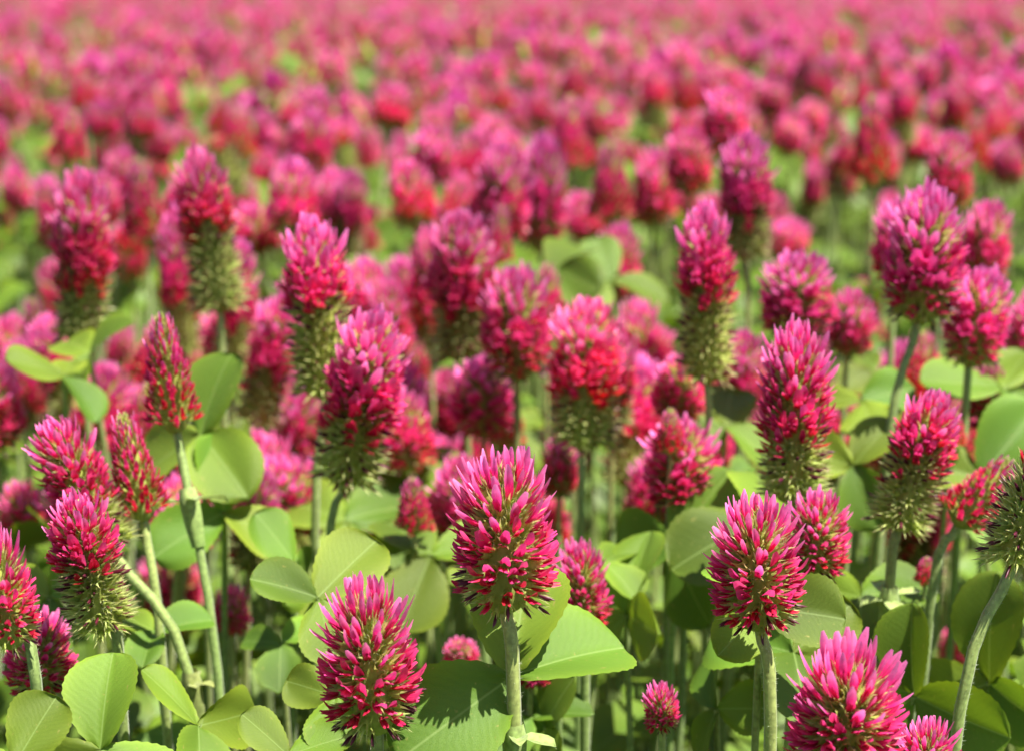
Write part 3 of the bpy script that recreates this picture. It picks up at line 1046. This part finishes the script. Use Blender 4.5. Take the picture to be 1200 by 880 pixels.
for d, X, Y, Z, k, seen in cand:
    rng = FR2
    W = KIND[k]['W'] * rng.uniform(.84, 1.14)
    H = KIND[k]['H'] * rng.uniform(.8, 1.18)
    lean = rng.gauss(0, .19)
    tw = rng.gauss(.06, .17)
    if seen and n_ind > 0:
        n_ind -= 1
        bot = Vector((X, Y, Z - H))
        pts = [bot + Vector((-lean * .04, tw * .04, -.05)), bot + Vector((-lean * .08 + rng.uniform(-.01, .01), tw * .06, -.15)), Vector((X - lean * .1, Y + .02, 0))]
        flower(bot, k, W, H, lean, tw, pts, *describe(k, W, lean, Z), 0, rng)
    else:
        rest.append((d, X, Y, Z, k, W, H, lean, tw))

gs = []
for d, X, Y, Z, k, W, H, lean, tw in rest:
    lib = HEADS_LO[k]
    g = lib[FR2.randrange(len(lib))]
    if d > 3.0:                                   # far off: fewer florets per head
        nf = len(g.f)
        ncore = 56
        sel = np.concatenate([np.arange(0), np.arange(ncore, nf)[(np.arange(nf - ncore) // 4) % (2 if d < 5 else 4) == 0]])
        g = Geo(g.v, g.f[sel], g.c, g.u)
    bot = (X, Y, Z - H)
    m = Matrix.Translation(bot) @ Matrix.Rotation(lean, 4, 'Y') @ Matrix.Rotation(tw, 4, 'X') @ Matrix.Rotation(FR2.uniform(0, 6.28), 4, 'Z') @ Matrix.Diagonal((W / KIND[k]['W'], W / KIND[k]['W'], H / KIND[k]['H'], 1))
    b = FR2.uniform(.92, 1.12)
    g = g.xf(m, (b, b * FR2.uniform(.7, 1.5), b * FR2.uniform(.75, 1.2)))
    if d > 3.0:
        used, inv = np.unique(g.f, return_inverse=True)
        g = Geo(g.v[used], inv.reshape(g.f.shape), g.c[used], g.u[used])
    gs.append(g)
    s = tube([bot, (X, Y + .01, Z - H - .12), (X, Y + .02, 0)], [.0011, .0013, .0015], 3, STEM_TOP, STEM_LOW)
    gs.append(s)
o = link('distant_clover_flowers', to_mesh(join(gs), 'distant_clover_flowers', M_FLORET))
tag(o, 'far rows of pink clover flowers merging into one blurred carpet', 'flowers', kind='stuff')

# leaves of the rest of the field
def describe_leaf(L, nrm, z):
    size = 'tiny' if L < .013 else 'small' if L < .016 else 'broad' if L > .019 else 'middling'
    pose = 'lying flat' if abs(nrm[0]) < .2 and abs(nrm[1]) < .35 else 'steeply tipped' if math.hypot(nrm[0], nrm[1]) > .65 else 'gently tilted'
    high = 'high up just under the flower heads' if z > .25 else 'half way down the flower stems' if z > .14 else 'deep in shade close to the soil'
    return f'{size} three-part clover leaf {pose} {high}', f'{size} clover leaves {pose} {high}'


LF = random.Random(99)
near_leaf, far_leaf = [], []
y = .30
while y < FAR_Y:
    st = .026 if y < .95 else .042 if y < 2.5 else .065 if y < 5 else .10
    hw = .30 * y + .10
    x = -hw
    while x < hw:
        X, Y = x + LF.uniform(-.5, .5) * st, y + LF.uniform(-.5, .5) * st
        x += st
        Z = LF.uniform(.04, .33) if Y < 1.0 else LF.uniform(.20, .345)
        if Y < 1.0:
            px, py, d = project((X, Y, Z))
            lim = 730 if d < .5 else 610 if d < .6 else 500 if d < .75 else 380
            lim += LF.uniform(0, 110)
            if py < lim:
                Z -= (lim - py) / FPX * d + LF.uniform(0, .02)
            if Y < .47:
                Z = min(Z, .21)
            if Z < .03:
                continue
        px, py, d = project((X, Y, Z))
        (near_leaf if (d < .95 and -60 < px < 1260 and py < 1000) else far_leaf).append((d, X, Y, Z))
    y += st
y = .30
while y < 1.1:
    x = -.30 * y - .08
    while x < .30 * y + .08:
        X, Y, Z = x + LF.uniform(-.012, .012), y + LF.uniform(-.012, .012), LF.uniform(.02, .25)
        px, py, d = project((X, Y, Z))
        lim = (800 if d < .52 else 690 if d < .62 else 600 if d < .75 else 500) + LF.uniform(0, 60)
        if py < lim:
            Z -= (lim - py) / FPX * d
        if Z > .01:
            far_leaf.append((1.0, X, Y, Z))
        x += .0185
    y += .0185
y = -.25
while y < .60:
    x = -.55
    while x < .55:
        X, Y, Z = x + LF.uniform(-.015, .015), y + LF.uniform(-.015, .015), LF.uniform(.06, .30)
        px, py, d = project((X, Y, Z))
        if Y < .16 or py > 990 or px < -90 or px > 1290:
            far_leaf.append((1.0, X, Y, Z))
        x += .024
    y += .024
near_leaf.sort(key=lambda q: q[0] - q[3] * .8)
MAXN = 260
for n, (d, X, Y, Z) in enumerate(near_leaf):
    if n >= MAXN:
        far_leaf.append((d, X, Y, Z))
        continue
    nrm = (LF.gauss(0, .3), LF.gauss(-.35, .3), 1)
    a = LF.uniform(0, 6.28)
    L = LF.uniform(.010, .021)
    lb, g = describe_leaf(L, nrm, Z)
    leaf_thing((X, Y, Z), L, nrm, (math.cos(a), math.sin(a), 0), lb, g, LEAFLET_MID, LF)
gs = []
for d, X, Y, Z in far_leaf:
    nrm = (LF.gauss(0, .35), LF.gauss(-.3, .35), 1)
    a = LF.uniform(0, 6.28)
    F = Matrix.Translation((X, Y, Z)) @ leaf_frame(nrm, (math.cos(a), math.sin(a), 0))
    L = LF.uniform(.017, .026) * (1.0 if d < 2.5 else 1.2)
    t = LF.uniform(.5, .9)
    for q in (0, 118, -118):
        gs.append(LEAFLET_LO[LF.randrange(6)].xf(F @ Matrix.Rotation(math.radians(q), 4, 'Z') @ Matrix.Rotation(-LF.uniform(-.1, .3), 4, 'Y') @ Matrix.Scale(L, 4), (t, t, t)))
    gs.append(tube([(X, Y, Z), (X + .005, Y + .01, 0)], [.0007, .0009], 3, STEM_TOP, STEM_LOW))
o = link('clover_undergrowth', to_mesh(join(gs), 'clover_undergrowth', M_LEAF))
tag(o, 'mass of green clover leaves filling the field below the flowers', 'leaves', kind='stuff')
print('hand', len(T), 'cand', len(cand), 'rest', len(rest), 'near leaves', len(near_leaf), 'far leaves', len(far_leaf), 'objects', len(bpy.data.objects))
